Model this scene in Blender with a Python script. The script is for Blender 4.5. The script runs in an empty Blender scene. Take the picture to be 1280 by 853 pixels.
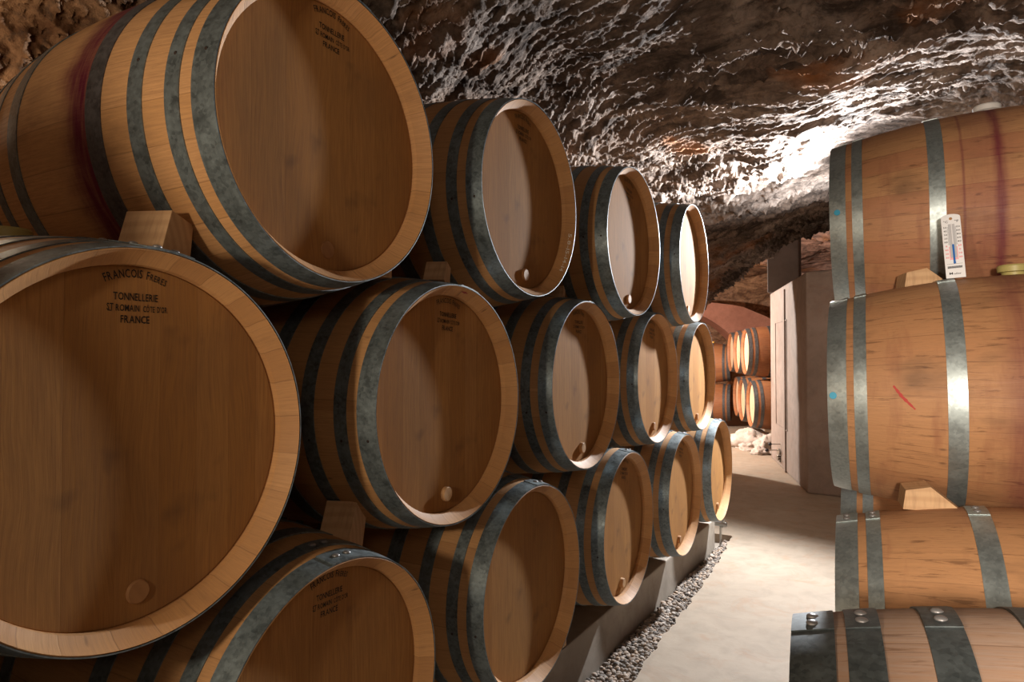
import bpy, math, random
import numpy as np
from mathutils import Vector, Matrix
random.seed(4)
H = 1.24                       # camera height above the cellar floor
PI = math.pi
SC = bpy.context.scene
COL = SC.collection

# ------------------------------------------------------------------ mesh helpers
class MB:
    def __init__(s): s.v = []; s.f = []; s.m = []
    def add(s, vs, fs, mi=0):
        o = len(s.v); s.v += [tuple(v) for v in vs]
        s.f += [tuple(i + o for i in f) for f in fs]; s.m += [mi] * len(fs)
    def lathe(s, prof, n=96, a0=0.0, a1=2 * PI, closed=False, mi=0):
        """profile [(x, r)] revolved about the X axis"""
        full = abs(a1 - a0 - 2 * PI) < 1e-6
        k = n if full else n + 1
        vs = []
        for i in range(k):
            a = a0 + (a1 - a0) * i / n
            c, sn = math.cos(a), math.sin(a)
            vs += [(x, r * c, r * sn) for x, r in prof]
        m = len(prof); fs = []
        for i in range(n):
            j = (i + 1) % k
            for q in range(m if closed else m - 1):
                q2 = (q + 1) % m
                fs.append((i * m + q, j * m + q, j * m + q2, i * m + q2))
        if not full and closed:
            fs.append(tuple(range(m))); fs.append(tuple(n * m + q for q in reversed(range(m))))
        s.add(vs, fs, mi)
    def box(s, c, d, rot=None, mi=0):
        vs = [Vector((x * d[0] / 2, y * d[1] / 2, z * d[2] / 2)) for x in (-1, 1) for y in (-1, 1) for z in (-1, 1)]
        if rot: vs = [rot @ v for v in vs]
        vs = [v + Vector(c) for v in vs]
        s.add(vs, [(0, 1, 3, 2), (4, 6, 7, 5), (0, 4, 5, 1), (2, 3, 7, 6), (0, 2, 6, 4), (1, 5, 7, 3)], mi)
    def tube(s, pts, r, n=12):
        pts = [Vector(p) for p in pts]; vs = []; fs = []
        for i, p in enumerate(pts):
            t = (pts[min(i + 1, len(pts) - 1)] - pts[max(i - 1, 0)]).normalized()
            a = t.orthogonal().normalized() if abs(t.z) > .95 else t.cross(Vector((0, 0, 1))).normalized()
            b = t.cross(a)
            rr = r[i] if isinstance(r, (list, tuple)) else r
            vs += [p + rr * (a * math.cos(2 * PI * k / n) + b * math.sin(2 * PI * k / n)) for k in range(n)]
        for i in range(len(pts) - 1):
            for k in range(n):
                k2 = (k + 1) % n
                fs.append((i * n + k, i * n + k2, (i + 1) * n + k2, (i + 1) * n + k))
        fs.append(tuple(reversed(range(n)))); fs.append(tuple((len(pts) - 1) * n + k for k in range(n)))
        s.add(vs, fs)
    def ball(s, c, r, sc=(1, 1, 1), nu=16, nv=8):
        vs = []; fs = []
        for j in range(nv + 1):
            ph = PI * j / nv
            for i in range(nu):
                a = 2 * PI * i / nu
                vs.append((c[0] + r * sc[0] * math.sin(ph) * math.cos(a), c[1] + r * sc[1] * math.sin(ph) * math.sin(a), c[2] + r * sc[2] * math.cos(ph)))
        for j in range(nv):
            for i in range(nu):
                i2 = (i + 1) % nu
                fs.append((j * nu + i, (j + 1) * nu + i, (j + 1) * nu + i2, j * nu + i2))
        s.add(vs, fs)
    def prism(s, poly, z0, z1, ztop=None):
        n = len(poly)
        vs = [(x, y, z0) for x, y in poly] + [(x, y, (ztop[i] if ztop else z1)) for i, (x, y) in enumerate(poly)]
        s.add(vs, [tuple(reversed(range(n))), tuple(range(n, 2 * n))] + [(i, (i + 1) % n, n + (i + 1) % n, n + i) for i in range(n)])
    def mesh(s, name, mats, smooth=True, ang=35, bevel=0):
        me = bpy.data.meshes.new(name)
        me.from_pydata(s.v, [], s.f)
        for m in (mats if isinstance(mats, (list, tuple)) else [mats]): me.materials.append(m)
        me.polygons.foreach_set('material_index', s.m)
        import bmesh
        bm = bmesh.new(); bm.from_mesh(me)
        bmesh.ops.remove_doubles(bm, verts=bm.verts, dist=1e-6)
        bmesh.ops.recalc_face_normals(bm, faces=bm.faces)
        if bevel:
            es = [e for e in bm.edges if len(e.link_faces) == 2 and e.calc_face_angle(0) > math.radians(30)]
            bmesh.ops.bevel(bm, geom=es, offset=bevel, segments=2, affect='EDGES', profile=.6)
        if smooth:
            for f in bm.faces: f.smooth = True
            for e in bm.edges:
                if len(e.link_faces) == 2 and e.calc_face_angle(0) > math.radians(ang): e.smooth = False
        bm.to_mesh(me); bm.free()
        return me

def link(name, me, parent=None, loc=None, rot=None):
    o = bpy.data.objects.new(name, me); COL.objects.link(o)
    if parent: o.parent = parent
    if loc: o.location = loc
    if rot: o.rotation_euler = rot
    return o
def tag(o, label, cat, group=None, kind=None):
    o['label'] = label; o['category'] = cat
    if group: o['group'] = group
    if kind: o['kind'] = kind
    return o

# ------------------------------------------------------------------ node helpers
class NT:
    def __init__(s, name):
        s.mat = bpy.data.materials.new(name); s.mat.use_nodes = True
        s.t = s.mat.node_tree; s.t.nodes.clear()
        s.out = s.n('ShaderNodeOutputMaterial'); s.b = s.n('ShaderNodeBsdfPrincipled')
        s.l(s.b.outputs[0], s.out.inputs[0])
    def n(s, k, **kw):
        o = s.t.nodes.new(k)
        for a, b in kw.items(): setattr(o, a, b)
        return o
    def l(s, a, b): s.t.links.new(a, b)
    def put(s, sock, v):
        if isinstance(v, bpy.types.NodeSocket): s.l(v, sock)
        elif isinstance(v, (tuple, list)) and len(v) == 3 and sock.type == 'RGBA': sock.default_value = (*v, 1)
        else: sock.default_value = v
    def coord(s): return s.n('ShaderNodeTexCoord').outputs['Object']
    def map(s, vec, scale=(1, 1, 1), loc=(0, 0, 0), rot=(0, 0, 0)):
        m = s.n('ShaderNodeMapping'); s.put(m.inputs['Vector'], vec); s.put(m.inputs['Scale'], scale)
        s.put(m.inputs['Location'], loc); m.inputs['Rotation'].default_value = rot
        return m.outputs[0]
    def noise(s, vec, scale, detail=4, rough=.55, dist=0, color=False, ridged=False):
        m = s.n('ShaderNodeTexNoise')
        if ridged: m.noise_type = 'RIDGED_MULTIFRACTAL'
        if vec is not None: s.put(m.inputs['Vector'], vec)
        m.inputs['Scale'].default_value = scale; m.inputs['Detail'].default_value = detail
        m.inputs['Roughness'].default_value = rough; m.inputs['Distortion'].default_value = dist
        return m.outputs['Color' if color else 'Fac']
    def vor(s, vec, scale, feature='F1', out='Distance', dim='3D', rnd=1):
        m = s.n('ShaderNodeTexVoronoi'); m.voronoi_dimensions = dim; m.feature = feature
        if dim == '1D': s.put(m.inputs['W'], vec)
        else: s.put(m.inputs['Vector'], vec)
        m.inputs['Scale'].default_value = scale; m.inputs['Randomness'].default_value = rnd
        return m.outputs[out]
    def math(s, op, a, b=0.0, c=0.0, clamp=False):
        m = s.n('ShaderNodeMath', operation=op); m.use_clamp = clamp
        for i, v in enumerate((a, b, c)): s.put(m.inputs[i], v)
        return m.outputs[0]
    def ramp(s, fac, stops, interp='LINEAR'):
        m = s.n('ShaderNodeValToRGB'); s.put(m.inputs[0], fac); r = m.color_ramp; r.interpolation = interp
        while len(r.elements) < len(stops): r.elements.new(.5)
        for e, (p, c) in zip(r.elements, stops):
            e.position = p; e.color = (*c, 1) if isinstance(c, (tuple, list)) else (c, c, c, 1)
        return m.outputs[0]
    def mix(s, fac, a, b, mode='MIX'):
        m = s.n('ShaderNodeMix'); m.data_type = 'RGBA'; m.blend_type = mode
        s.put(m.inputs[0], fac); s.put(m.inputs[6], a); s.put(m.inputs[7], b)
        return m.outputs[2]
    def rng(s, v, a, b, c=0.0, d=1.0, smooth=False):
        m = s.n('ShaderNodeMapRange'); m.interpolation_type = 'SMOOTHSTEP' if smooth else 'LINEAR'
        s.put(m.inputs[0], v)
        for i, x in enumerate((a, b, c, d)): s.put(m.inputs[i + 1], x)
        return m.outputs[0]
    def sep(s, v):
        m = s.n('ShaderNodeSeparateXYZ'); s.put(m.inputs[0], v); return m.outputs
    def comb(s, x, y, z):
        m = s.n('ShaderNodeCombineXYZ')
        for i, v in enumerate((x, y, z)): s.put(m.inputs[i], v)
        return m.outputs[0]
    def bump(s, h, strength=.3, dist=.01, nrm=None):
        m = s.n('ShaderNodeBump'); s.put(m.inputs['Height'], h); m.inputs['Strength'].default_value = strength
        m.inputs['Distance'].default_value = dist
        if nrm is not None: s.l(nrm, m.inputs['Normal'])
        return m.outputs[0]
    def fin(s, col, rough=.6, nrm=None, metal=0.0, spec=.4):
        s.put(s.b.inputs['Base Color'], col); s.put(s.b.inputs['Roughness'], rough)
        s.put(s.b.inputs['Metallic'], metal); s.put(s.b.inputs['Specular IOR Level'], spec)
        if nrm is not None: s.l(nrm, s.b.inputs['Normal'])
        return s.mat
    def rand(s): return s.n('ShaderNodeObjectInfo').outputs['Random']

def m_stave(name, c1, c2, nst=28, stains=(), dark=.0, crack=.0):
    """oak staves: angle cells round the axis, grain along it; stains=[(t, width, strength, side)]"""
    N = NT(name); co = N.coord(); x, y, z = N.sep(co)
    rnd = N.rand()
    ang = N.math('ARCTAN2', z, y)
    w = N.math('ADD', N.math('MULTIPLY', ang, nst / (2 * PI)), N.math('MULTIPLY', rnd, 37.0))
    cell = N.vor(w, 1.0, 'F1', 'Color', '1D', .5)
    edge = N.vor(w, 1.0, 'DISTANCE_TO_EDGE', 'Distance', '1D', .5)
    cr = N.sep(cell)[0]
    gv = N.comb(N.math('MULTIPLY', x, 1.0), N.math('ADD', N.math('MULTIPLY', ang, .32), cr), N.math('MULTIPLY', rnd, 9.0))
    grain = N.noise(N.map(gv, (3, 60, 1)), 4, 6, .65, .4)
    fine = N.noise(N.map(gv, (14, 260, 1)), 3, 3, .6)
    blot = N.noise(N.map(co, (1.5, 3, 3)), 3, 4, .6)
    col = N.mix(cr, c1, c2)
    col = N.mix(N.rng(grain, .35, .7), col, N.mix(.6, col, (.36, .19, .09)), 'MIX')
    col = N.mix(N.rng(fine, .55, .75, 0, .35), col, (.14, .07, .035))
    col = N.mix(N.rng(blot, .55, .8, 0, .45 + dark), col, (.16, .085, .045))
    col = N.mix(N.rng(edge, 0, .022, N.rng(cr, 0, 1, .15, .6), 0), col, (.10, .05, .025))
    knots = N.vor(N.map(gv, (6, 14, 1)), 1.1, 'F1', 'Distance')
    col = N.mix(N.rng(knots, .02, .07, .6, 0), col, (.10, .05, .03))
    if crack:
        ck = N.noise(N.map(gv, (5, 46, 1), (2, 3, 0)), 2.2, 5, .65, .8)
        col = N.mix(N.rng(ck, .56, .66, 0, crack), col, (.11, .05, .025))
        sc = N.noise(N.map(co, (9, 2.2, 2.2)), 2.2, 4, .6)
        col = N.mix(N.rng(sc, .55, .75, 0, .5), col, (.24, .085, .05))
    for (t0, wd, st, sgn) in stains:
        dn = N.noise(N.map(co, (1, 1, 1)), 7, 5, .6)
        d = N.math('ADD', N.math('ADD', N.math('MULTIPLY', x, -1.0), -t0), N.math('MULTIPLY', N.math('ADD', dn, -.5), wd * .9))
        if sgn: m = N.math('MULTIPLY', N.rng(d, -.02, -.012), N.rng(d, wd * .3, wd, 1, 0, True))
        else: m = N.rng(N.math('ABSOLUTE', d), 0, wd, 1, 0, True)
        streak = N.noise(N.map(co, (40, 4, 4)), 3, 3)
        m = N.math('MULTIPLY', m, N.rng(streak, .3, .6, .75, 1))
        col = N.mix(N.math('MULTIPLY', m, st), col, (.12, .010, .030))
    h = N.math('ADD', N.rng(edge, 0, .03, 0, .35), N.math('MULTIPLY', grain, .5))
    return N.fin(col, N.rng(grain, .3, .7, .5, .68), N.bump(h, .3, .0015), spec=.3)

def m_head(name='oak_head', c1=(.46, .24, .085), c2=(.37, .18, .058)):
    N = NT(name); co = N.coord(); x, y, z = N.sep(co); rnd = N.rand()
    w = N.math('ADD', N.math('MULTIPLY', y, 15.0), N.math('MULTIPLY', rnd, 31.0))
    cell = N.vor(w, 1.0, 'F1', 'Color', '1D', .7); edge = N.vor(w, 1.0, 'DISTANCE_TO_EDGE', 'Distance', '1D', .7)
    cr = N.sep(cell)[0]
    gv = N.comb(y, N.math('ADD', z, N.math('MULTIPLY', cr, 3.0)), N.math('MULTIPLY', rnd, 11.0))
    warp = N.noise(N.map(gv, (3, 1.2, 1)), 2, 2)
    gv2 = N.comb(N.math('ADD', y, N.math('MULTIPLY', warp, .05)), N.sep(gv)[1], N.sep(gv)[2])
    grain = N.noise(N.map(gv2, (70, 2.5, 1)), 3, 5, .6, .3)
    fine = N.noise(N.map(gv2, (420, 9, 1)), 2, 2)
    blot = N.noise(N.map(co, (1, 3, 2)), 2.3, 4, .6)
    spot = N.noise(N.map(co, (1, 1, 1), (3, 1, 2)), 6, 3, .6)
    col = N.mix(cr, c1, c2)
    col = N.mix(N.rng(grain, .35, .7, 0, .6), col, (.27, .135, .06))
    col = N.mix(N.rng(fine, .5, .72, 0, .35), col, (.16, .08, .04))
    col = N.mix(N.rng(blot, .5, .8, 0, .4), col, (.2, .11, .06))
    col = N.mix(N.rng(spot, .62, .74, 0, .5), col, (.07, .05, .04))
    col = N.mix(N.rng(edge, 0, .01, .35, 0), col, (.12, .06, .03))
    h = N.math('ADD', N.rng(edge, 0, .015, 0, .12), N.math('MULTIPLY', grain, .5))
    return N.fin(col, .8, N.bump(h, .3, .001), spec=.08)

def m_hoop(name, base=(.075, .092, .098), hi=(.18, .22, .235), rust=.2, rough=.40, metal=.45, dirt=.2):
    N = NT(name); co = N.coord(); rnd = N.rand()
    v = N.n('ShaderNodeVectorMath', operation='ADD'); N.l(co, v.inputs[0]); N.l(N.comb(rnd, rnd, rnd), v.inputs[1]); v = v.outputs[0]
    sp = N.vor(N.map(v, (1, 1, 1)), 160, 'F1', 'Color'); spk = N.sep(sp)[0]
    n1 = N.noise(v, 9, 5, .65); n2 = N.noise(v, 35, 4, .6); n3 = N.noise(v, 170, 2)
    col = N.mix(N.rng(n2, .35, .7), base, hi)
    col = N.mix(N.math('MULTIPLY', spk, .45), col, tuple(min(1, c * 1.5) for c in hi))
    col = N.mix(N.rng(n1, .52, .72, 0, dirt), col, (.06, .058, .055))
    col = N.mix(N.rng(n3, .66, .76, 0, rust), col, (.12, .05, .02))
    return N.fin(col, N.rng(n2, .3, .7, rough - .08, rough + .12), N.bump(n2, .12, .001), metal=metal, spec=.5)

def m_simple(name, col, rough=.5, metal=0.0, nscale=0, amt=.2, bump=0):
    N = NT(name)
    c = col
    nrm = None
    if nscale:
        n = N.noise(N.coord(), nscale, 5, .6)
        c = N.mix(N.rng(n, .35, .7), col, tuple(x * (1 - amt) for x in col))
        if bump: nrm = N.bump(n, bump, .004)
    return N.fin(c, rough, nrm, metal)

def m_pine(name, c1=(.62, .40, .22), c2=(.42, .23, .11)):
    N = NT(name); co = N.coord(); rnd = N.rand()
    cc = N.map(co, (1, 1, 1), (0, 0, 0))
    w = N.n('ShaderNodeTexWave', wave_type='RINGS', rings_direction='X'); N.l(N.map(co, (.3, 1, 1), (0, .12, .08)), w.inputs[0])
    w.inputs['Scale'].default_value = 16; w.inputs['Distortion'].default_value = 3; w.inputs['Detail'].default_value = 3
    n = N.noise(N.map(co, (60, 8, 8)), 2, 4)
    col = N.mix(N.rng(w.outputs['Fac'], .2, .9, 0, .35), c1, c2)
    col = N.mix(N.rng(n, .5, .75, 0, .4), col, (.28, .15, .08))
    k = N.n('ShaderNodeVectorMath', operation='LENGTH'); N.l(N.map(co, (1, 1, 1.5), (0.0, -.005, -.012)), k.inputs[0])
    col = N.mix(N.rng(k.outputs['Value'], .006, .016, .0, 0), col, (.10, .05, .025))
    return N.fin(col, .65, N.bump(w.outputs['Fac'], .1, .001), spec=.3)

def m_rock(name, c_hi, c_mid, c_lo, orange=.25, scale=1.0, bumpd=.02):
    N = NT(name); co = N.n('ShaderNodeTexCoord').outputs['Object']
    big = N.noise(N.map(co, (scale,) * 3), 1.1, 5, .6, .6)
    med = N.noise(N.map(co, (scale * .7, scale * 1.6, scale * 1.4)), 5, 8, .68, .8)
    fin = N.noise(N.map(co, (scale,) * 3), 26, 6, .7)
    ora = N.noise(N.map(co, (1, 1, 1), (5, 2, 7)), 1.3, 4, .55)
    col = N.mix(N.rng(med, .4, .6), c_lo, c_mid)
    col = N.mix(N.math('MULTIPLY', N.rng(big, .48, .62), N.rng(med, .35, .55)), col, c_hi)
    xx = N.sep(co)[0]
    col = N.mix(N.rng(xx, -1.75, -2.15, 0, .75), col, N.mix(N.rng(med, .4, .62), (.16, .07, .03), (.46, .25, .12)))  # leftmost rock turns orange-brown: warm light put into the colour
    col = N.mix(N.rng(fin, .5, .66, 0, .6), col, c_lo)
    col = N.mix(N.rng(ora, .6, .72, 0, orange), col, (.42, .17, .055))
    rg = N.noise(N.map(co, (9, 30, 24)), 1.0, 4, .55, .8, ridged=True)
    h = N.math('ADD', N.math('MULTIPLY', fin, .5), N.math('MULTIPLY', rg, .25))
    return N.fin(col, .85, N.bump(h, .9, bumpd * 1.4), spec=.15)

def m_concrete(name, c1, c2, c3=(.35, .17, .08), stain=.3, bump=.15, sc=1.0):
    N = NT(name); co = N.coord()
    a = N.noise(co, 1.6 * sc, 6, .62, .4); b = N.noise(co, 9 * sc, 6, .65, .5); f = N.noise(co, 70 * sc, 4, .7)
    o = N.noise(N.map(co, (1, 1, 1), (4, 9, 2)), 4.5 * sc, 6, .7, 1.2)
    col = N.mix(N.rng(a, .35, .65), c1, c2)
    col = N.mix(N.rng(b, .45, .7, 0, .5), col, tuple(x * .72 for x in c2))
    col = N.mix(N.rng(o, .52, .72, 0, stain), col, c3)
    pit = N.vor(co, 22 * sc, 'F1', 'Distance')
    col = N.mix(N.rng(pit, .03, .07, .35, 0), col, tuple(x * .5 for x in c2))
    return N.fin(col, .72, N.bump(N.math('ADD', b, N.math('MULTIPLY', f, .3)), bump, .01), spec=.3)

M = {}
M['stave'] = m_stave('oak_stave', (.56, .31, .13), (.43, .22, .085))
M['stave_t0'] = m_stave('oak_stave_wine_stained', (.66, .37, .17), (.56, .30, .12), stains=[(.312, .12, 1.0, 1), (.285, .02, .6, 0)])
M['stave_red'] = m_stave('oak_stave_reddened', (.50, .26, .12), (.40, .185, .085), 26, stains=[(.41, .06, .5, 0)], dark=.3, crack=.6)
M['stave_red_bung'] = m_stave('oak_stave_with_wine_run', (.50, .26, .12), (.42, .18, .09), 26, stains=[(.43, .022, .8, 0), (.345, .006, .5, 0), (.40, .12, .3, 0)], dark=.3, crack=.6)
M['stave_old'] = m_stave('oak_stave_greyed', (.46, .34, .27), (.34, .235, .18), 24, dark=.3, crack=.5)
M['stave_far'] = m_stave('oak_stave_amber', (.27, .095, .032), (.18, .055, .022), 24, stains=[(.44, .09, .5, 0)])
M['head'] = m_head()
M['head_pale'] = m_head('pale_oak_head', (.68, .50, .33), (.60, .42, .27))  # far heads in strong lamplight, the brightness put into a paler oak colour
M['hoop'] = m_hoop('galvanised_hoop')
M['hoop_dark'] = m_hoop('weathered_hoop', (.05, .05, .055), (.13, .125, .13), .35, .55, .5, .6)
M['hoop_r'] = m_hoop('smooth_hoop', (.29, .33, .33), (.34, .385, .385), .06, .42, .75, .04)
M['hoop_old'] = m_hoop('dull_hoop', (.05, .062, .065), (.12, .14, .145), .3, .5, .55, .3)
M['hoop_far'] = m_hoop('far_hoop', (.05, .05, .05), (.10, .10, .10), .3, .5, .4, .3)
M['rivet'] = m_simple('rivet_steel', (.26, .25, .25), .38, .45)
M['nail'] = m_simple('nail_head', (.05, .035, .03), .6, .4)
M['ink'] = m_simple('stamp_ink', (.012, .010, .009), .7)
M['bung_wood'] = m_pine('head_bung_wood', (.60, .38, .2), (.45, .26, .13))
M['bung_dark'] = m_pine('head_bung_wood_brown', (.40, .21, .09), (.30, .15, .07))
M['bung_olive'] = m_simple('olive_silicone', (.42, .36, .13), .45)
M['bung_white'] = m_simple('white_silicone', (.75, .73, .70), .45)
M['bung_amber'] = m_simple('amber_silicone', (.75, .42, .08), .4)
M['pine'] = m_pine('chock_pine')
M['chalk'] = m_simple('white_chalk', (.72, .68, .62), .8)
M['crayon'] = m_simple('red_crayon', (.45, .06, .05), .8)
M['smudge'] = m_simple('wine_smudge', (.26, .05, .045), .8)
M['sticker'] = m_simple('blue_sticker', (.03, .36, .58), .5)
M['rock'] = m_rock('vault_rock', (.36, .30, .26), (.20, .15, .12), (.05, .037, .03), .6)
M['rock2'] = m_rock('chamber_rock', (.50, .32, .25), (.36, .20, .14), (.10, .06, .045), .5)
M['floor'] = m_concrete('floor_concrete', (.36, .292, .222), (.30, .24, .178), (.30, .17, .095), .55)
M['tank'] = m_concrete('tank_concrete', (.30, .24, .205), (.23, .18, .15), (.20, .10, .06), .35)
M['column'] = m_concrete('column_concrete', (.10, .085, .075), (.08, .065, .055), (.06, .045, .035), .2)
M['beam'] = m_concrete('beam_concrete', (.40, .35, .29), (.30, .255, .21), (.2, .13, .08), .3)
M['plaster'] = m_concrete('red_plaster', (.46, .20, .13), (.36, .15, .095), (.3, .1, .06), .3)
M['rubble'] = m_concrete('white_rubble', (.50, .44, .39), (.38, .31, .26), (.3, .2, .14), .35, .6, 3)
M['steel'] = m_simple('stainless_steel', (.42, .41, .39), .28, 1.0)
M['black'] = m_simple('black_plastic', (.02, .02, .025), .4)
M['white_plastic'] = m_simple('white_plastic', (.80, .80, .82), .4)
M['pink'] = m_simple('pink_print', (.85, .42, .45), .5)
M['redprint'] = m_simple('red_print', (.75, .05, .08), .5)
M['blueprint'] = m_simple('blue_spirit', (.02, .16, .55), .3)
M['glass'] = m_simple('tube_grey', (.50, .50, .52), .2)
def m_gravel():
    N = NT('pebbles'); co = N.coord()
    g = N.n('ShaderNodeNewGeometry').outputs['Random Per Island']
    col = N.ramp(g, [(0, (.09, .075, .065)), (.3, (.20, .17, .145)), (.6, (.30, .25, .21)), (.85, (.38, .27, .19)), (1, (.5, .46, .42))])
    return N.fin(col, .7, spec=.3)
M['gravel'] = m_gravel()

# ------------------------------------------------------------------ lettering
GLY = {}
def glyph(ch):
    if ch not in GLY:
        cu = bpy.data.curves.new('g', 'FONT'); cu.body = ch; cu.size = 1.0; cu.resolution_u = 2; cu.offset = .012
        ob = bpy.data.objects.new('g', cu); COL.objects.link(ob)
        dg = bpy.context.evaluated_depsgraph_get(); me = ob.evaluated_get(dg).to_mesh()
        vs = [(v.co.x, v.co.y) for v in me.vertices]; fs = [tuple(p.vertices) for p in me.polygons]
        ob.evaluated_get(dg).to_mesh_clear(); bpy.data.objects.remove(ob); bpy.data.curves.remove(cu)
        w = (max(v[0] for v in vs) if vs else .3)
        x0 = min((v[0] for v in vs), default=0)
        GLY[ch] = (vs, fs, x0, w)
    return GLY[ch]
def text_line(mb, txt, size, width, cx, cy, mapf, arc=None, small=(), mi=0):
    """flat text laid on a surface through mapf(u, v); arc = radius of a curved base line"""
    gap = .10; adv = []
    tot = 0
    for i, ch in enumerate(txt):
        if ch == ' ': adv.append(.45); tot += .45; continue
        vs, fs, x0, x1 = glyph(ch); k = .8 if i in small else 1
        adv.append((x1 - x0) * k + gap); tot += adv[-1]
    tot -= gap
    sx = width / tot; u = -width / 2
    for i, ch in enumerate(txt):
        if ch != ' ':
            vs, fs, x0, x1 = glyph(ch); k = .8 if i in small else 1
            out = []
            mid = u + (x1 - x0) * k * sx / 2
            for (x, y) in vs:
                lx = (x - x0) * k * sx - (x1 - x0) * k * sx / 2; ly = y * k * size
                if arc:
                    th = mid / arc
                    r = arc + ly
                    X = cx + r * math.sin(th) + lx * math.cos(th); Y = cy - arc + r * math.cos(th) - lx * math.sin(th)
                else: X, Y = cx + mid + lx, cy + ly
                out.append(mapf(X, Y))
            mb.add(out, fs, mi)
        u += adv[i] * sx

# ------------------------------------------------------------------ barrels
DREC = .044
class Spec: pass
def barrel_spec(Rh, Rb, L, hoops, body, hoopm, dark=()):
    s = Spec(); s.Rh, s.Rb, s.L = Rh, Rb, L
    s.prof = lambda t: Rb - (Rb - Rh) * ((t - L / 2) / (L / 2)) ** 2
    s.hoops = hoops; s.body = body; s.hoopm = hoopm; s.dark = dark; s.cache = {}; s.headm = M['head']
    return s
def shell_mesh(s, key, mat):
    if key in s.cache: return s.cache[key]
    L = s.L; P = []
    rl = s.Rh - .0035
    P += [(-DREC - .035, .2), (-DREC - .034, s.Rh - .026), (-DREC - .003, s.Rh - .0245), (-DREC - .001, s.Rh - .0205), (-DREC + .004, s.Rh - .0205), (-DREC + .005, s.Rh - .0235)]
    P += [(-DREC + .015, s.Rh - .0225), (-.018, s.Rh - .0125), (-.003, rl), (0, rl + .0015), (-.0008, s.Rh - .0012)]
    n = 26
    P += [(-.003 - (L - .006) * i / n, s.prof(.003 + (L - .006) * i / n)) for i in range(n + 1)]
    P += [(-L + .0008, s.Rh - .0012), (-L, rl + .0015), (-L + .003, rl), (-L + .02, s.Rh - .011), (-L + DREC - .010, s.Rh - .0225), (-L + DREC + .03, s.Rh - .028), (-L + DREC + .03, .2)]
    mb = MB(); mb.lathe(P, 112)
    s.cache[key] = mb.mesh('staves', mat, ang=28); return s.cache[key]
def head_mesh(s):
    if 'head' not in s.cache:
        mb = MB(); r = s.Rh - .0205
        mb.lathe([(-DREC - .022, .0), (-DREC - .022, r - .012), (-DREC - .010, r - .003), (-DREC - .0015, r - .002), (-DREC, r - .004), (-DREC, .12), (-DREC, 0.0)], 96)
        s.cache['head'] = mb.mesh('head', s.headm, ang=25)
    return s.cache['head']
def hoop_mesh(s, i, mat, lap):
    key = ('hoop', i, mat.name, lap)
    if key in s.cache: return s.cache[key]
    t0, t1 = s.hoops[i]; n = 5
    th = .0016; mb = MB()
    o = [(-(t0 + (t1 - t0) * k / n), s.prof(t0 + (t1 - t0) * k / n) + .0006 + th) for k in range(n + 1)]
    ii = [(x, r - th - .0004) for x, r in reversed(o)]
    mb.lathe(o + ii, 120, closed=True)
    if lap:
        o2 = [(x, r + .0018) for x, r in o]; i2 = [(x, r + .0001) for x, r in reversed(o)]
        mb.lathe(o2 + i2, 14, a0=lap - .20, a1=lap + .07, closed=True)
    s.cache[key] = mb.mesh('hoop', mat, ang=40); return s.cache[key]
def rivet_mesh(s):
    if 'rivet' not in s.cache:
        mb = MB(); mb.ball((0, 0, 0), .0078, (1, 1, .5), 20, 12); s.cache['rivet'] = mb.mesh('rivet', M['rivet'])
    return s.cache['rivet']
def nail_mesh(s):
    if 'nail' not in s.cache:
        mb = MB(); mb.ball((0, 0, 0), .0036, (1, 1, .5), 10, 6); s.cache['nail'] = mb.mesh('nail', M['nail'])
    return s.cache['nail']
def bung_mesh(s, mat, h, key):
    key = ('b', key, h)
    if key not in s.cache:
        mb = MB(); mb.lathe([(-.004, 0), (-.004, .0195), (h - .002, .0185), (h, .0165), (h, 0)], 28); s.cache[key] = mb.mesh('head_bung', mat)
    return s.cache[key]
def topbung_mesh(s, mat, key):
    key = ('tb', key)
    if key not in s.cache:
        mb = MB(); mb.lathe([(-.01, 0), (-.01, .026), (.006, .028), (.008, .037), (.022, .038), (.026, .035), (.0265, 0)], 32); s.cache[key] = mb.mesh('bung', mat)
    return s.cache[key]
def stamp_mesh(s):
    if 'stamp' not in s.cache:
        mb = MB(); mp = lambda u, v: (-DREC + .0007, u, v)
        text_line(mb, 'FRANCOIS FRERES', .0185, .098, .004, .2575, mp, arc=.115, small=range(10, 15))
        text_line(mb, 'TONNELLERIE', .0165, .071, .004, .2215, mp)
        text_line(mb, 'ST', .0145, .010, -.036, .2055, mp)
        mb.box((-DREC + .0006, -.0365, .2045), (.0004, .006, .0012))
        text_line(mb, 'ROMAIN', .0145, .037, -.009, .2045, mp)
        text_line(mb, 'C\u00d4TE D\u2019OR', .0135, .040, .0355, .2045, mp)
        text_line(mb, 'FRANCE', .0165, .046, .003, .1865, mp)
        s.cache['stamp'] = mb.mesh('stamp', M['ink'], smooth=False)
    return s.cache['stamp']
def at_angle(s, t, a, lift=0):
    r = s.prof(t) + lift
    return (-t, r * math.cos(a), r * math.sin(a)), (a - PI / 2, 0, 0)

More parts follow.
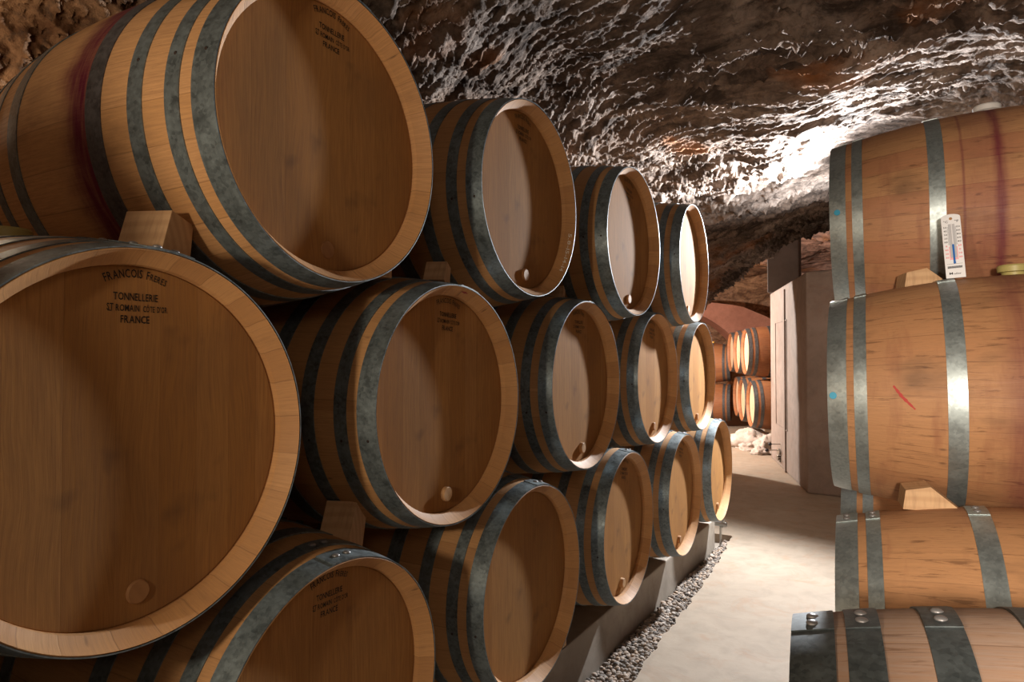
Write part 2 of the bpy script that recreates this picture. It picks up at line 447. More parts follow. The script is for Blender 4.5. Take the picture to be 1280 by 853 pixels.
def barrel(s, pos, az, label, group, tilt=0, roll=0, stave=None, darkhoops=(), stamp=None, bung=None, bungang=-PI / 2, lap=1.5, rivets=(), nails=(), nailang=PI, topbung=None, nhoops=None, sticker=False, off=None):
    """pos = centre of the visible head's rim; az = direction the head faces"""
    L, Rb = s.L, s.Rb
    root = bpy.data.objects.new('wine_barrel', None); COL.objects.link(root); root.empty_display_size = .1
    R = Matrix.Rotation(az, 4, 'Z') @ Matrix.Rotation(tilt, 4, 'Y')
    o = R @ Vector((-L / 2, 0, -Rb))
    root.location = Vector(pos) + o; root.rotation_euler = (0, tilt, az)
    tag(root, label, 'barrel', group)
    off = (L / 2, 0, Rb); mat = stave or s.body
    def ch(name, me, parent=root, loc=off, rot=(roll, 0, 0)): return link(name, me, parent, loc, rot)
    ch('staves', shell_mesh(s, mat.name, mat))
    ch('head', head_mesh(s))
    hp = []
    for i in range(len(s.hoops) if nhoops is None else nhoops):
        hm = M['hoop_dark'] if i in darkhoops else s.hoopm
        h = ch('hoop', hoop_mesh(s, i, hm, lap)); hp.append(h)
        if i in darkhoops: h['label'] = 'blackened weathered hoop'
    for i in rivets:
        t0, t1 = s.hoops[i]; tm = (t0 + t1) / 2
        for k, da in enumerate((-.03, -.13)):
            p, r = at_angle(s, tm + (0 if k else .0), lap + da, .0042)
            link('rivet', rivet_mesh(s), hp[i], p, r)
    for i in nails:
        t0, t1 = s.hoops[i]; p, r = at_angle(s, (t0 + t1) / 2 , nailang, .0024)
        link('nail', nail_mesh(s), hp[i], p, r)
    if stamp is not None:
        ch('stamp', stamp_mesh(s), rot=(roll + stamp, 0, 0))
    if bung:
        mat_, h_ = bung
        rr = .232
        b = link('head_bung', bung_mesh(s, mat_, h_, mat_.name), root, (L / 2 - DREC, rr * math.cos(bungang), Rb + rr * math.sin(bungang)))
    if topbung:
        m_, t_ = topbung
        link('bung', topbung_mesh(s, m_, m_.name), root, (L / 2 - t_, 0, Rb + s.prof(t_)), (0, -PI / 2, 0))
    if sticker:
        mb = MB(); mb.lathe([(0, 0), (.0006, 0), (.0006, .0085), (0, .009)], 20)
        t, a = sticker
        r_ = s.prof(t) + .0036
        st = link('sticker', mb.mesh('sticker', M['sticker']), hp[0], (-t, r_ * math.cos(a), r_ * math.sin(a)))
        st.rotation_euler = Vector((0, math.cos(a), math.sin(a))).to_track_quat('X', 'Z').to_euler()
    return root
def surf_mark(s, root, name, mat, pts, w, lift=.0012):
    mb = MB(); vs = []
    n = 14
    for i in range(n + 1):
        f = i / n; k = f * (len(pts) - 1); j = min(int(k), len(pts) - 2); g = k - j
        t = pts[j][0] * (1 - g) + pts[j + 1][0] * g; a = pts[j][1] * (1 - g) + pts[j + 1][1] * g
        ww = w * (.35 + .65 * math.sin(PI * min(1, .1 + f * .85))) * (1 + .25 * math.sin(i * 2.3))
        for q in (-1, 1):
            r = s.prof(t) + lift; vs.append((-(t + q * ww * .7), r * math.cos(a + q * ww / r * .7), r * math.sin(a + q * ww / r * .7)))
    mb.add(vs, [(2 * i, 2 * i + 1, 2 * i + 3, 2 * i + 2) for i in range(n)])
    o = link(name, mb.mesh(name, mat), root, (s.L / 2, 0, s.Rb)); return o
def rim_text(s, root, txt, a0, ln):
    mb = MB()
    def mp(u, v):
        a = a0 - u / .29; x = -.019 + v
        r = (s.Rh - .0125) + (x + .018) * (.009 / .015) - .0008
        return (x, r * math.cos(a), r * math.sin(a))
    text_line(mb, txt, .014, ln, ln / 2, 0.001, mp)
    o = link('chalk_date', mb.mesh('chalk_date', M['chalk'], smooth=False), root, (s.L / 2, 0, s.Rb)); return o

def mir(hs, L): return hs + [(L - b, L - a) for a, b in reversed(hs)]
LL = .88
SL = barrel_spec(.2985, .344, LL, mir([(.0, .047), (.074, .106), (.160, .196), (.268, .312)], LL), M['stave'], M['hoop'])
SR = barrel_spec(.2660, .319, LL, mir([(.0, .0457), (.0627, .0921), (.2616, .3018)], LL), M['stave_red'], M['hoop_r'])
SO = barrel_spec(.2660, .319, LL, mir([(.0, .051), (.064, .103), (.150, .190), (.250, .293)], LL), M['stave_old'], M['hoop_old'])
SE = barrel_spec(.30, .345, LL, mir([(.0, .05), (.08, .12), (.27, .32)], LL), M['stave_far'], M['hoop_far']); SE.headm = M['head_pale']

BL = dict(T0=(-0.9882,1.0174,0.4474,-0.0033),T1=(-0.9916,1.8462,0.4801,-0.0072),T2=(-0.9511,2.6461,0.4587,-0.0115),T3=(-0.9334,3.4793,0.4636,0.0244),
M0=(-0.9952,0.6157,-0.1382,0.0027),M1=(-0.9792,1.4129,-0.1254,-0.0170),M2=(-0.9859,2.2506,-0.1107,0.0035),M3=(-0.9940,3.0731,-0.1113,0.0064),M4=(-0.9936,3.8548,-0.1251,0.0101),
B0=(-0.9668,1.0027,-0.710,-0.0022),B1=(-0.9641,1.8112,-0.6969,-0.0043),B2=(-0.9697,2.6240,-0.6979,0.0242),B3=(-0.9664,3.4135,-0.708,0.0073),B4=(-0.9755,4.2254,-0.7075,0.0207),
M9=(-.88,-.18,-0.08,0),B9=(-0.97,.19,-0.699,0))  # M9 is unseen, moved out of its row to shade the stained barrel
LAB = dict(
T0='pale oak barrel with purple wine stain beside a blackened hoop, top left',
T1='oak barrel second from near end of top row, chalk date on rim',
T2='oak barrel third from near end of the top row on left',
T3='farthest oak barrel of the top row of left stack, head glowing nearly white',
M0='largest oak barrel in view, at left edge in middle row, under the wine-stained barrel',
M1='oak barrel second from left in middle row, with red smudge inside its top rim',
M2='oak barrel third from left in middle row of left stack, round peg low on head',
M3='oak barrel fourth from left in middle row, with wine-red peg low on head',
M4='farthest oak barrel in middle row of left stack, bright pale head',
B0='oak barrel at photo bottom under the largest barrel, near end of bottom row, stamped head',
B1='oak barrel second from near end of bottom row of left stack, above gravel gutter',
B2='oak barrel third from near end of bottom row on left, peg casting a wedge shadow',
B3='oak barrel fourth from near end of bottom row of left stack',
B4='farthest oak barrel of the bottom row on left, beside the end of gravel gutter',
M9='oak barrel left of the camera beside the largest barrel, outside the photo',
B9='dark oak barrel in bottom row on left, mostly hidden below the largest barrel')
W, D_ = M['bung_wood'], M['bung_dark']
OPT = dict(
T0=dict(stave=M['stave_t0'], darkhoops=(3,), stamp=-.02, bung=(D_, .002), bungang=-PI/2, nails=(0, 1, 2), nailang=2.92, roll=0),
T1=dict(stamp=0, bung=(W, .008), bungang=-PI/2+.06, nails=(0, 1, 2), nailang=3.3),
T2=dict(stamp=-.13, bung=(W, .008), bungang=-PI/2+.10, nails=(0, 1), nailang=3.2),
T3=dict(bung=(W, .008), bungang=-PI/2+.05, nails=(0, 1), nailang=3.1),
M0=dict(stamp=0, bung=(D_, .004), bungang=-PI/2+.05, rivets=(0, 1, 2), lap=1.52, topbung=(M['bung_olive'], .44)),
M1=dict(stamp=-.06, bung=(W, .010), bungang=-PI/2+.03, nails=(0, 1, 2), nailang=3.35, rivets=(0,), lap=1.45),
M2=dict(stamp=0, bung=(W, .012), bungang=-PI/2+.1, nails=(0, 1), nailang=3.4),
M3=dict(stamp=-.1, bung=(M['redprint'] if 0 else D_, .012), bungang=-PI/2+.15, nails=(0, 1), nailang=3.2),
M4=dict(bung=(D_, .012), bungang=-PI/2+.08, nails=(0,), nailang=3.2),
B0=dict(stamp=-.0, bung=(W, .004), rivets=(0, 1), lap=1.6),
B1=dict(nails=(0, 1), nailang=3.3, rivets=(0,), lap=1.5),
B2=dict(stamp=-.18, bung=(W, .014), bungang=-PI/2+.02, nails=(0, 1), nailang=3.3, rivets=(0,), lap=1.55),
B3=dict(stamp=-.25, bung=(D_, .014), bungang=-PI/2+.02, nails=(0, 1), nailang=3.2, rivets=(0,), lap=1.5),
B4=dict(bung=(D_, .012), bungang=-PI/2+.2, rivets=(0,), lap=1.5),
M9=dict(), B9=dict())
for k, (x, y, z, a) in BL.items():
    if k in OPT and OPT[k].get('stamp') is not None: pass
    row = {'T': 'top', 'M': 'middle', 'B': 'bottom'}[k[0]]
    b_ = barrel(SL, (x, y, z + H), a, LAB[k], 'oak barrels stacked on the left', **OPT[k])

    if k == 'T1': rim_text(SL, b_, '5.8-15-14-14', -.22, .16)
    if k == 'M1':
        mb = MB(); vs = []
        for i in range(9):
            a = 1.36 + .012 * i; wv = .003 * math.sin(PI * i / 8) * (1 + .3 * math.sin(i * 2.1))
            for q in (-1, 1):
                x = -.012 + q * wv; vs.append((x, (SL.Rh - .0125 + (x + .018) * .6 - .0006) * math.cos(a), (SL.Rh - .0125 + (x + .018) * .6 - .0006) * math.sin(a)))
        mb.add(vs, [(2 * i, 2 * i + 1, 2 * i + 3, 2 * i + 2) for i in range(8)])
        link('wine_smudge', mb.mesh('wine_smudge', M['smudge']), b_, (SL.L / 2, 0, SL.Rb))

# right-hand stack (bodies seen from the side)
RG = 'oak barrels stacked on the right'
barrel(SR, (-.2093, 2.5674, .4283 + H), PI + .0281, 'reddish oak barrel on top of right stack, with thermometer leaning on its side', RG, tilt=.014, stave=M['stave_red_bung'], sticker=(.022, -PI + .02 + PI), topbung=(M['bung_white'], .44))
b_ = barrel(SR, (-.1868, 2.2068, -.1154 + H), PI + .0293, 'reddish oak barrel in the middle of right stack, with red crayon stroke and blue dot', RG, tilt=.0141, sticker=(.014, .03), topbung=(M['bung_olive'], .44))
surf_mark(SR, b_, 'crayon_mark', M['crayon'], [(.150, .12), (.168, .03), (.195, -.07)], .0035)
barrel(SR, (-.1456, 1.8169, -.664 + H), PI + .0555, 'worn oak barrel low on the right between grey-staved barrel and middle one', RG, tilt=.0169, rivets=(0, 1, 2), lap=1.62)
barrel(SO, (-.1333, .9727, -.6289 + H), PI + .1076, 'nearest grey weathered barrel at bottom right, with four dark riveted hoops', RG, tilt=.0082, rivets=(0, 1, 2, 3), lap=PI - 1.45, off=0)
barrel(SR, (-.190, 2.60, -.664 + H), PI + .03, 'oak barrel on the right mostly hidden behind lower barrels, only grey hoops showing', RG, tilt=.01)

# far chamber
def world(lat, D, z=0): return (.8646 * lat - .5023 * D, .5024 * lat + .8645 * D, z)
FG = 'barrels in the far chamber'
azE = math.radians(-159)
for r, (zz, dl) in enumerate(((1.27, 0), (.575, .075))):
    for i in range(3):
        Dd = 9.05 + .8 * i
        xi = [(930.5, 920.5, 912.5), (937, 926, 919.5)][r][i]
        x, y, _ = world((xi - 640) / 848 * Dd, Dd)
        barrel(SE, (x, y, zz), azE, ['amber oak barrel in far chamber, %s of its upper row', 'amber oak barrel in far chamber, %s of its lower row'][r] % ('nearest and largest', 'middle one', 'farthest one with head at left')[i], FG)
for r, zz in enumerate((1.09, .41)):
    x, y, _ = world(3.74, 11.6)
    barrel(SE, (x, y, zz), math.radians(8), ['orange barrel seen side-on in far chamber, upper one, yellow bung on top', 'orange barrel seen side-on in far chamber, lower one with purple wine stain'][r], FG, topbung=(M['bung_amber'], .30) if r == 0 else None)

mb = MB(); mb.box((0, 0, .105), (2.1, .16, .21))
tag(link('concrete_beam', mb.mesh('concrete_beam', M['beam'], smooth=False, bevel=.008), None, (-1.62, 10.32, 0), (0, 0, math.radians(108))), 'low concrete beam under the amber barrels in far chamber', 'beam', 'concrete bearer beams')
# ------------------------------------------------------------------ chocks
def chock(poly, depth, loc, rot, label, group='wooden chocks under barrels', mat='pine'):
    """poly in local (y, z), extruded along x"""
    mb = MB(); n = len(poly)
    vs = [(-depth / 2, a, b) for a, b in poly] + [(depth / 2, a, b) for a, b in poly]
    mb.add(vs, [tuple(range(n)), tuple(reversed(range(n, 2 * n)))] + [(i, (i + 1) % n, n + (i + 1) % n, n + i) for i in range(n)])
    o = link('wooden_chock', mb.mesh('wooden_chock', M[mat], smooth=False, bevel=.0015), None, loc, rot)
    return tag(o, label, 'wedge', group)
wedge = [(-.055, 0), (.055, 0), (.05, .058), (.02, .062)]
CH = [
 ('between', 'T0', 'M0', 'M1', .10), ]
def chock_at(x, y, z, rz, rx, label, sz=(.12, .07, .07), mat='pine'):
    a, b, d = sz
    poly = [(-a / 2, 0), (a / 2, 0), (a / 2, b), (a / 2 - .012, b)]
    return chock(poly, d, (x, y, z), (rx, 0, rz), label, mat=mat)

# ------------------------------------------------------------------ thermometer
def thermometer():
    root = bpy.data.objects.new('thermometer', None); COL.objects.link(root)
    tag(root, 'white plastic wall thermometer with blue liquid leaning against top right barrel', 'thermometer')
    w, h, d = .052, .205, .007
    mb = MB(); pts = []
    for i in range(9):
        a = PI * i / 8; pts.append((w / 2 * math.cos(a), h - .010 + .010 * math.sin(a)))
    pts += [(-w / 2, 0), (w / 2, 0)]
    n = len(pts)
    mb.add([(x, 0, z) for x, z in pts] + [(x, d, z) for x, z in pts], [tuple(range(n)), tuple(reversed(range(n, 2 * n)))] + [(i, (i + 1) % n, n + (i + 1) % n, n + i) for i in range(n)])
    link('backing_board', mb.mesh('backing_board', M['white_plastic'], smooth=False, bevel=.0008), root)
    mp = lambda e: (lambda u, v: (u, -e, v))
    mb = MB(); mb.box((0, -.0008, .118), (.017, .0016, .108)); link('tube_channel', mb.mesh('tube_channel', M['glass']), root)
    mb = MB(); mb.box((0, -.0006, .079), (.0225, .0008, .042)); link('frost_zone', mb.mesh('frost_zone', M['pink']), root)
    mb = MB(); mb.tube([(0, -.003, .052), (0, -.003, .172)], .0022, 12); link('glass_tube', mb.mesh('glass_tube', M['white_plastic']), root)
    mb = MB(); mb.tube([(0, -.0032, .048), (0, -.0032, .106)], .0027, 12); mb.ball((0, -.003, .048), .0036); link('liquid_column', mb.mesh('liquid_column', M['blueprint']), root)
    mb = MB()
    text_line(mb, '\u00b0C', .010, .012, -.014, .177, mp(.0006)); text_line(mb, '\u00b0F', .010, .011, .015, .177, mp(.0006))
    for i, (a, b) in enumerate((('50', '120'), ('40', '100'), ('30', '80'), ('20', '60'), ('10', '40'))):
        z = .160 - i * .0118
        text_line(mb, a, .0075, .0085, -.0175, z, mp(.0006)); text_line(mb, b, .0075, .010, .0175, z, mp(.0006))
        for k in range(5): mb.box((-.0105, -.0011, z + .003 - k * .00236), (.003, .0006, .0005)); mb.box((.0105, -.0011, z + .003 - k * .00236), (.003, .0006, .0005))
    for k in range(30): mb.box((-.019 + k * .0013, -.0006, .034), (.0007 if k % 3 else .0011, .0006, .007))
    text_line(mb, 'M', .010, .009, -.012, .011, mp(.0006)); text_line(mb, 'oller', .0075, .020, .005, .011, mp(.0006))
    mb.box((0, -.0005, .0445), (.042, .0004, .0006))
    link('print', mb.mesh('print', M['ink'], smooth=False), root)
    mb = MB()
    for i, (a, b) in enumerate((('0', '20'), ('10', '0'), ('20', '20'), ('30', '30'))):
        z = .0995 - i * .0122
        text_line(mb, a, .0075, .0045 if len(a) == 1 else .0085, -.0175, z, mp(.0006)); text_line(mb, b, .0075, .0045 if len(b) == 1 else .009, .0175, z, mp(.0006))
    link('red_numerals', mb.mesh('red_numerals', M['redprint'], smooth=False), root)
    mb = MB(); mb.ball((0, -.0003, .190), .0045, (1, .25, 1)); link('hanging_hole', mb.mesh('hanging_hole', M['bung_dark']), root)
    return root
th = thermometer()
th.scale = (.86,) * 3; th.location = (.117, 2.160, -.1154 + H + .3195); th.rotation_euler = (math.radians(-6), math.radians(-3.5), math.radians(2))

# ------------------------------------------------------------------ noise for rock
_rs = np.random.RandomState(7); _perm = _rs.permutation(4096); _g = _rs.normal(size=(4096, 3)); _g /= np.linalg.norm(_g, axis=1)[:, None]
def pn(P):
    i = np.floor(P).astype(np.int64); f = P - i; u = f * f * f * (f * (f * 6 - 15) + 10)
    def hsh(a, b, c): return _perm[(_perm[(_perm[a & 4095] + b) & 4095] + c) & 4095]
    r = 0
    for dx in (0, 1):
        for dy in (0, 1):
            for dz in (0, 1):
                g = _g[hsh(i[:, 0] + dx, i[:, 1] + dy, i[:, 2] + dz)]
                d = (g * (f - np.array([dx, dy, dz]))).sum(1)
                w = (u[:, 0] if dx else 1 - u[:, 0]) * (u[:, 1] if dy else 1 - u[:, 1]) * (u[:, 2] if dz else 1 - u[:, 2])
                r = r + d * w
    return r * 1.5
def fbm(P, o=4, g=.5):
    r = 0; a = 1
    for k in range(o): r = r + a * pn(P * 2 ** k + 17.3 * k); a *= g
    return r
def ridge(P, o=4, g=.5):
    r = 0; a = 1; w = 1
    for k in range(o):
        n = 1 - np.abs(pn(P * 2 ** k + 9.1 * k)) * 2; n = np.clip(n, 0, 1) ** 2; r = r + a * n * w; w = np.clip(n * 1.5, 0, 1); a *= g
    return r

def vaultsec(y):
    """centre x, half width, spring height, rise at distance y"""
    ks = [(-3, -.5, 2.1, 1.3, 1.5), (2, -.5, 2.1, 1.3, 1.46), (3.0, -.5, 2.1, 1.3, 1.42), (3.7, -.5, 2.1, 1.3, 1.30), (4.4, -.5, 2.12, 1.3, 1.24), (5.2, -.45, 2.15, 1.3, 1.19), (6.3, -.2, 2.05, 1.25, 1.22), (7.2, .25, 2.2, 1.2, 1.36), (7.55, .35, 2.3, 1.2, 1.40),
          (7.75, -.8, 4.2, 1.1, 1.55), (8.4, -1.2, 4.6, 1.1, 1.72), (12, -1.6, 4.6, 1.1, 1.75), (14.5, -1.8, 4.6, 1.1, 1.7), (15.2, -1.8, 3.2, .8, .9), (15.4, -1.8, .3, .2, .1)]
    k = np.array(ks); return [np.interp(y, k[:, 0], k[:, j]) for j in range(1, 5)]
def rock_patch(name, ys, nu, mat, amp=1.0):
    us = np.linspace(0, PI, nu)
    U, Y = np.meshgrid(us, ys); cx, a, zs, b = vaultsec(Y)
    e = 2 / 2.6
    c, s = np.cos(U), np.sin(U)
    X = cx + a * np.sign(c) * np.abs(c) ** e; Z = zs + b * np.abs(s) ** e
    # bring the side walls down to the floor
    low = np.abs(c) > .985
    P = np.stack([X, Y, Z], -1).reshape(-1, 3)
    n = np.stack([-c / a, np.zeros_like(c), -s / b], -1).reshape(-1, 3); n /= np.linalg.norm(n, axis=1)[:, None]
    wv = np.stack([fbm(P * 1.7 + 40, 2), fbm(P * 1.7 + 80, 2), fbm(P * 1.7 + 120, 2)], 1)
    d = fbm(P * .55 + 3, 3) * .20
    d += (ridge((P + wv * .12) * np.array([1.0, 2.2, 2.0]), 2) - .6) * .030
    q = P + wv * .10
    md = np.clip(fbm(P * .9 + 60, 2) * 1.3 + 1.0, .55, 1.5)
    d += np.clip(ridge(q * np.array([2.4, 13, 11]), 2, .6) - .35, 0, 2) * .034 * md
    d += np.clip(ridge(q * np.array([7, 34, 28]) + 5, 2, .6) - .3, 0, 2) * .020 * md
    d += ridge(q * np.array([22, 48, 44]) + 8, 2, .6) * .006
    P = P + n * (d * amp)[:, None]
    me = bpy.data.meshes.new(name); nv = len(ys)
    idx = np.arange(nv * nu).reshape(nv, nu)
    F = np.stack([idx[:-1, :-1], idx[:-1, 1:], idx[1:, 1:], idx[1:, :-1]], -1).reshape(-1, 4)
    # side skirts to the ground
    me.vertices.add(len(P)); me.vertices.foreach_set('co', P.astype(np.float32).ravel())
    me.loops.add(F.size); me.loops.foreach_set('vertex_index', F.ravel().astype(np.int32))
    me.polygons.add(len(F)); me.polygons.foreach_set('loop_start', (np.arange(len(F)) * 4).astype(np.int32))
    me.polygons.foreach_set('loop_total', np.full(len(F), 4, np.int32)); me.polygons.foreach_set('use_smooth', np.ones(len(F), bool))
    me.update(); me.materials.append(mat)
    o = link(name, me); o['kind'] = 'structure'
    return P.reshape(nv, nu, 3)
ys1 = np.concatenate([np.arange(-3, .8, .05), np.arange(.8, 7.72, .0095)])
e1 = rock_patch('ceiling', ys1, 720, M['rock'])
ys2 = np.concatenate([np.arange(ys1[-1], 15.4, .04), [15.4]])
e2 = rock_patch('ceiling_far_chamber', ys2, 300, M['rock2'])
for nm, ea, mt in (('', e1, M['rock']), ('_far', e2, M['rock2'])):
    for side, col in (('right', 0), ('left', -1)):
        ed = ea[::6, col]; k = 14; mb = MB(); rows = []
        vs = []; m = len(ed)
        for i in range(k):
            f = i / (k - 1)
            z = ed[:, 2] * (1 - f) - .05 * f
            nz = fbm(np.stack([ed[:, 0] * 0 + 3, ed[:, 1], z], 1) * 1.8, 4) * .10 * min(1, i / 2)
            vs += [(ed[j, 0] + (nz[j] if side == 'right' else -nz[j]), ed[j, 1], z[j]) for j in range(m)]
        mb.add(vs, [(i * m + j, i * m + j + 1, (i + 1) * m + j + 1, (i + 1) * m + j) for i in range(k - 1) for j in range(m - 1)])
        w = link('wall_' + side + nm, mb.mesh('wall_' + side + nm, mt)); w['kind'] = 'structure'

# ------------------------------------------------------------------ floor, gutter, beams
edge = [(-.90, -3), (-.90, 1.6), (-.905, 2.4), (-.935, 2.9), (-.945, 3.4), (-.975, 4.0), (-1.01, 4.45), (-1.045, 4.78)]
mb = MB()
e_ = []
for i in range(len(edge) - 1):
    for q in range(10):
        f = q / 10; y = edge[i][1] + f * (edge[i + 1][1] - edge[i][1]); x = edge[i][0] + f * (edge[i + 1][0] - edge[i][0])
        e_.append((x + .006 * math.sin(y * 23) + .005 * math.sin(y * 61 + 1), y))
e_.append(edge[-1])
slab = [(4, -3)] + [(4, 16), (-8, 16), (-8, 4.80)] + list(reversed(e_))
mb.prism(slab, -.12, 0.0)
fl = link('floor', mb.mesh('floor', M['floor'], smooth=False, bevel=0)); fl['kind'] = 'structure'
mb = MB(); mb.box((-3.5, .9, -.10), (5.3, 7.9, .08)); g = link('trim_1', mb.mesh('trim_1', M['beam'], smooth=False)); g['kind'] = 'structure'
# pebbles
def pebbles():
    import bmesh
    bm = bmesh.new(); bmesh.ops.create_icosphere(bm, subdivisions=2, radius=1); bm.verts.ensure_lookup_table()
    bv = np.array([v.co[:] for v in bm.verts]); bf = np.array([[v.index for v in f.verts] for f in bm.faces]); bm.free()
    rs = np.random.RandomState(3); n = 8200
    y = rs.uniform(1.55, 4.74, n); x = rs.uniform(-1.088, -.90, n)
    ex = np.interp(y, [p[1] for p in edge], [p[0] for p in edge])
    keep = x < ex - .002; x, y = x[keep], y[keep]; n = len(x)
    r = rs.uniform(.006, .0125, n)
    z = -.052 + rs.uniform(0, .022, n) + .012 * np.sin(y * 7) * .3
    S = r[:, None] * np.stack([rs.uniform(.8, 1.35, n), rs.uniform(.7, 1.2, n), rs.uniform(.5, .8, n)], 1)
    V = []
    an = rs.uniform(0, 2 * PI, n); tl = rs.uniform(-.5, .5, n)
    base = bv[None] * (1 + .12 * rs.normal(size=(n, len(bv), 1)) * .5) * S[:, None, :]
    c, s_ = np.cos(an)[:, None], np.sin(an)[:, None]; ct, st = np.cos(tl)[:, None], np.sin(tl)[:, None]
    X = base[..., 0] * ct + base[..., 2] * st; Z = -base[..., 0] * st + base[..., 2] * ct; Y = base[..., 1]
    V = np.stack([X * c - Y * s_ + x[:, None], X * s_ + Y * c + y[:, None], Z + z[:, None]], -1).reshape(-1, 3)
    F = (bf[None] + (np.arange(n) * len(bv))[:, None, None]).reshape(-1, 3)
    me = bpy.data.meshes.new('gravel'); me.vertices.add(len(V)); me.vertices.foreach_set('co', V.astype(np.float32).ravel())
    me.loops.add(F.size); me.loops.foreach_set('vertex_index', F.ravel().astype(np.int32)); me.polygons.add(len(F))
    me.polygons.foreach_set('loop_start', (np.arange(len(F)) * 3).astype(np.int32)); me.polygons.foreach_set('loop_total', np.full(len(F), 3, np.int32))
    me.polygons.foreach_set('use_smooth', np.ones(len(F), bool)); me.update(); me.materials.append(M['gravel'])
    tag(link('gravel', me), 'grey brown pebbles filling the gutter beside the concrete walkway', 'gravel', kind='stuff')
pebbles()
def beam(x0, x1, y0, y1, zt, label):
    mb = MB(); n = 40
    mb.box(((x0 + x1) / 2, (y0 + y1) / 2, (zt - .08) / 2), (x1 - x0, y1 - y0, zt + .08))
    return tag(link('concrete_beam', mb.mesh('concrete_beam', M['beam'], smooth=False, bevel=.008)), label, 'beam', 'concrete bearer beams')
beam(-1.33, -1.10, -2.5, 4.55, .155, 'long low concrete beam beside the gravel gutter carrying the left barrels')
beam(-1.86, -1.68, -2.5, 4.5, .155, 'rear concrete beam hidden under the far ends of left barrels')
beam(.0, .18, .2, 3.4, .21, 'concrete beam hidden under the right barrels')
beam(.45, .63, .2, 3.4, .21, 'second concrete beam hidden under the right barrels')

# ------------------------------------------------------------------ concrete tank, column
mb = MB()
poly = [(-.77, 6.55), (1.6, 6.40), (1.6, 8.6), (-1.41, 8.6)]
mb.prism(poly, 0, 2.0, [1.975, 2.08, 2.0, 1.965])
tk = tag(link('concrete_tank', mb.mesh('concrete_tank', M['tank'], smooth=False, bevel=.02)), 'tall rough concrete tank beyond right barrels, its left side brightly lit', 'tank')
mb = MB(); 
def on_side(t, out=.0):   # point on tank's left face, t = 0 front .. 1 back
    a = Vector((-.77, 6.55)); b = Vector((-1.41, 8.6)); p = a.lerp(b, t); n = Vector((-.9545, -.298)); p = p + n * out
    return p.x, p.y
rotS = Matrix.Rotation(math.atan2(2.05, -.64), 3, 'Z')
for (t, z, l, h) in ((.64, 1.02, .72, 1.15),):
    for (dt, dz, ll, hh) in ((0, h / 2, l, .012), (0, -h / 2, l, .012), (-l / 2 / 2.147, 0, .012, h), (l / 2 / 2.147, 0, .012, h)):
        x, y = on_side(t + dt, .003); mb.box((x, y, z + dz), (ll, .008, hh), rotS)
p = link('form_panel_edge', mb.mesh('form_panel_edge', M['tank'], smooth=False), tk)
mb = MB(); x, y = on_side(.52, .006); mb.box((x, y, .962), (.07, .02, 1.92), rotS)
link('pilaster_strip', mb.mesh('pilaster_strip', M['tank'], smooth=False, bevel=.004), tk)
mb = MB(); mb.box((-1.235, 8.51, 2.315), (.35, .20, .70))
tag(link('concrete_column', mb.mesh('concrete_column', M['column'], smooth=False, bevel=.01)), 'dark flat concrete column standing on the tank up to the rock', 'column')

# arch of red plaster
mb = MB(); cL, cz, rr = 2.75, .10, 2.08
ins = []; outs = []
for i in range(25):
    a = math.radians(100 - i * 100 / 24)
    ins.append((cL + rr * math.cos(a), cz + rr * math.sin(a)))
    b = i / 24
for i in range(25):
    l = ins[i][0]
    f = i / 24
    outs.append((cL + (rr + .55 + .5 * f * f) * math.cos(math.radians(100 - f * 100)) , cz + (rr + .03) * math.sin(math.radians(100 - f * 100)) * 1.0 + .02 + .28 * f))
toppts = [(2.0, 2.22), (3.73, 2.24), (4.37, 2.17), (4.95, 1.93), (5.3, 1.7), (5.8, 1.2), (6.0, 0)]
def tp(f):
    L_ = [0]
    for i in range(1, len(toppts)): L_.append(L_[-1] + math.dist(toppts[i], toppts[i - 1]))
    d = f * L_[-1]
    return np.interp(d, L_, [p[0] for p in toppts]), np.interp(d, L_, [p[1] for p in toppts])
vs = []
for i in range(25):
    for (l, z), D in ((ins[i], 13.0), (tp(i / 24), 13.0), (tp(i / 24), 13.5), (ins[i], 13.5)):
        x, y, _ = world(l, D); vs.append((x, y, max(z, 0)))
mb.add(vs, [(i * 4 + a, i * 4 + (a + 1) % 4, (i + 1) * 4 + (a + 1) % 4, (i + 1) * 4 + a) for i in range(24) for a in range(4)])
tag(link('plaster_arch', mb.mesh('plaster_arch', M['plaster'], ang=30)), 'smooth red plaster arch band at the back of the far chamber', 'arch')

# rubble
def rubble(x, y, z, r, sc, seed, label):
    mb = MB(); mb.ball((0, 0, 0), 1, (1, 1, 1), 40, 24)
    V = np.array(mb.v); d = 1 + fbm(V * 1.4 + seed * 7.7, 4) * .38
    V = V * d[:, None] * np.array(sc) * r; V[:, 2] = np.maximum(V[:, 2], -z + .001)
    mb.v = [tuple(v) for v in V]
    return tag(link('rubble_stone', mb.mesh('rubble_stone', M['rubble'], ang=60), None, (x, y, z)), label, 'stone', 'pale rubble at the foot of the tank')

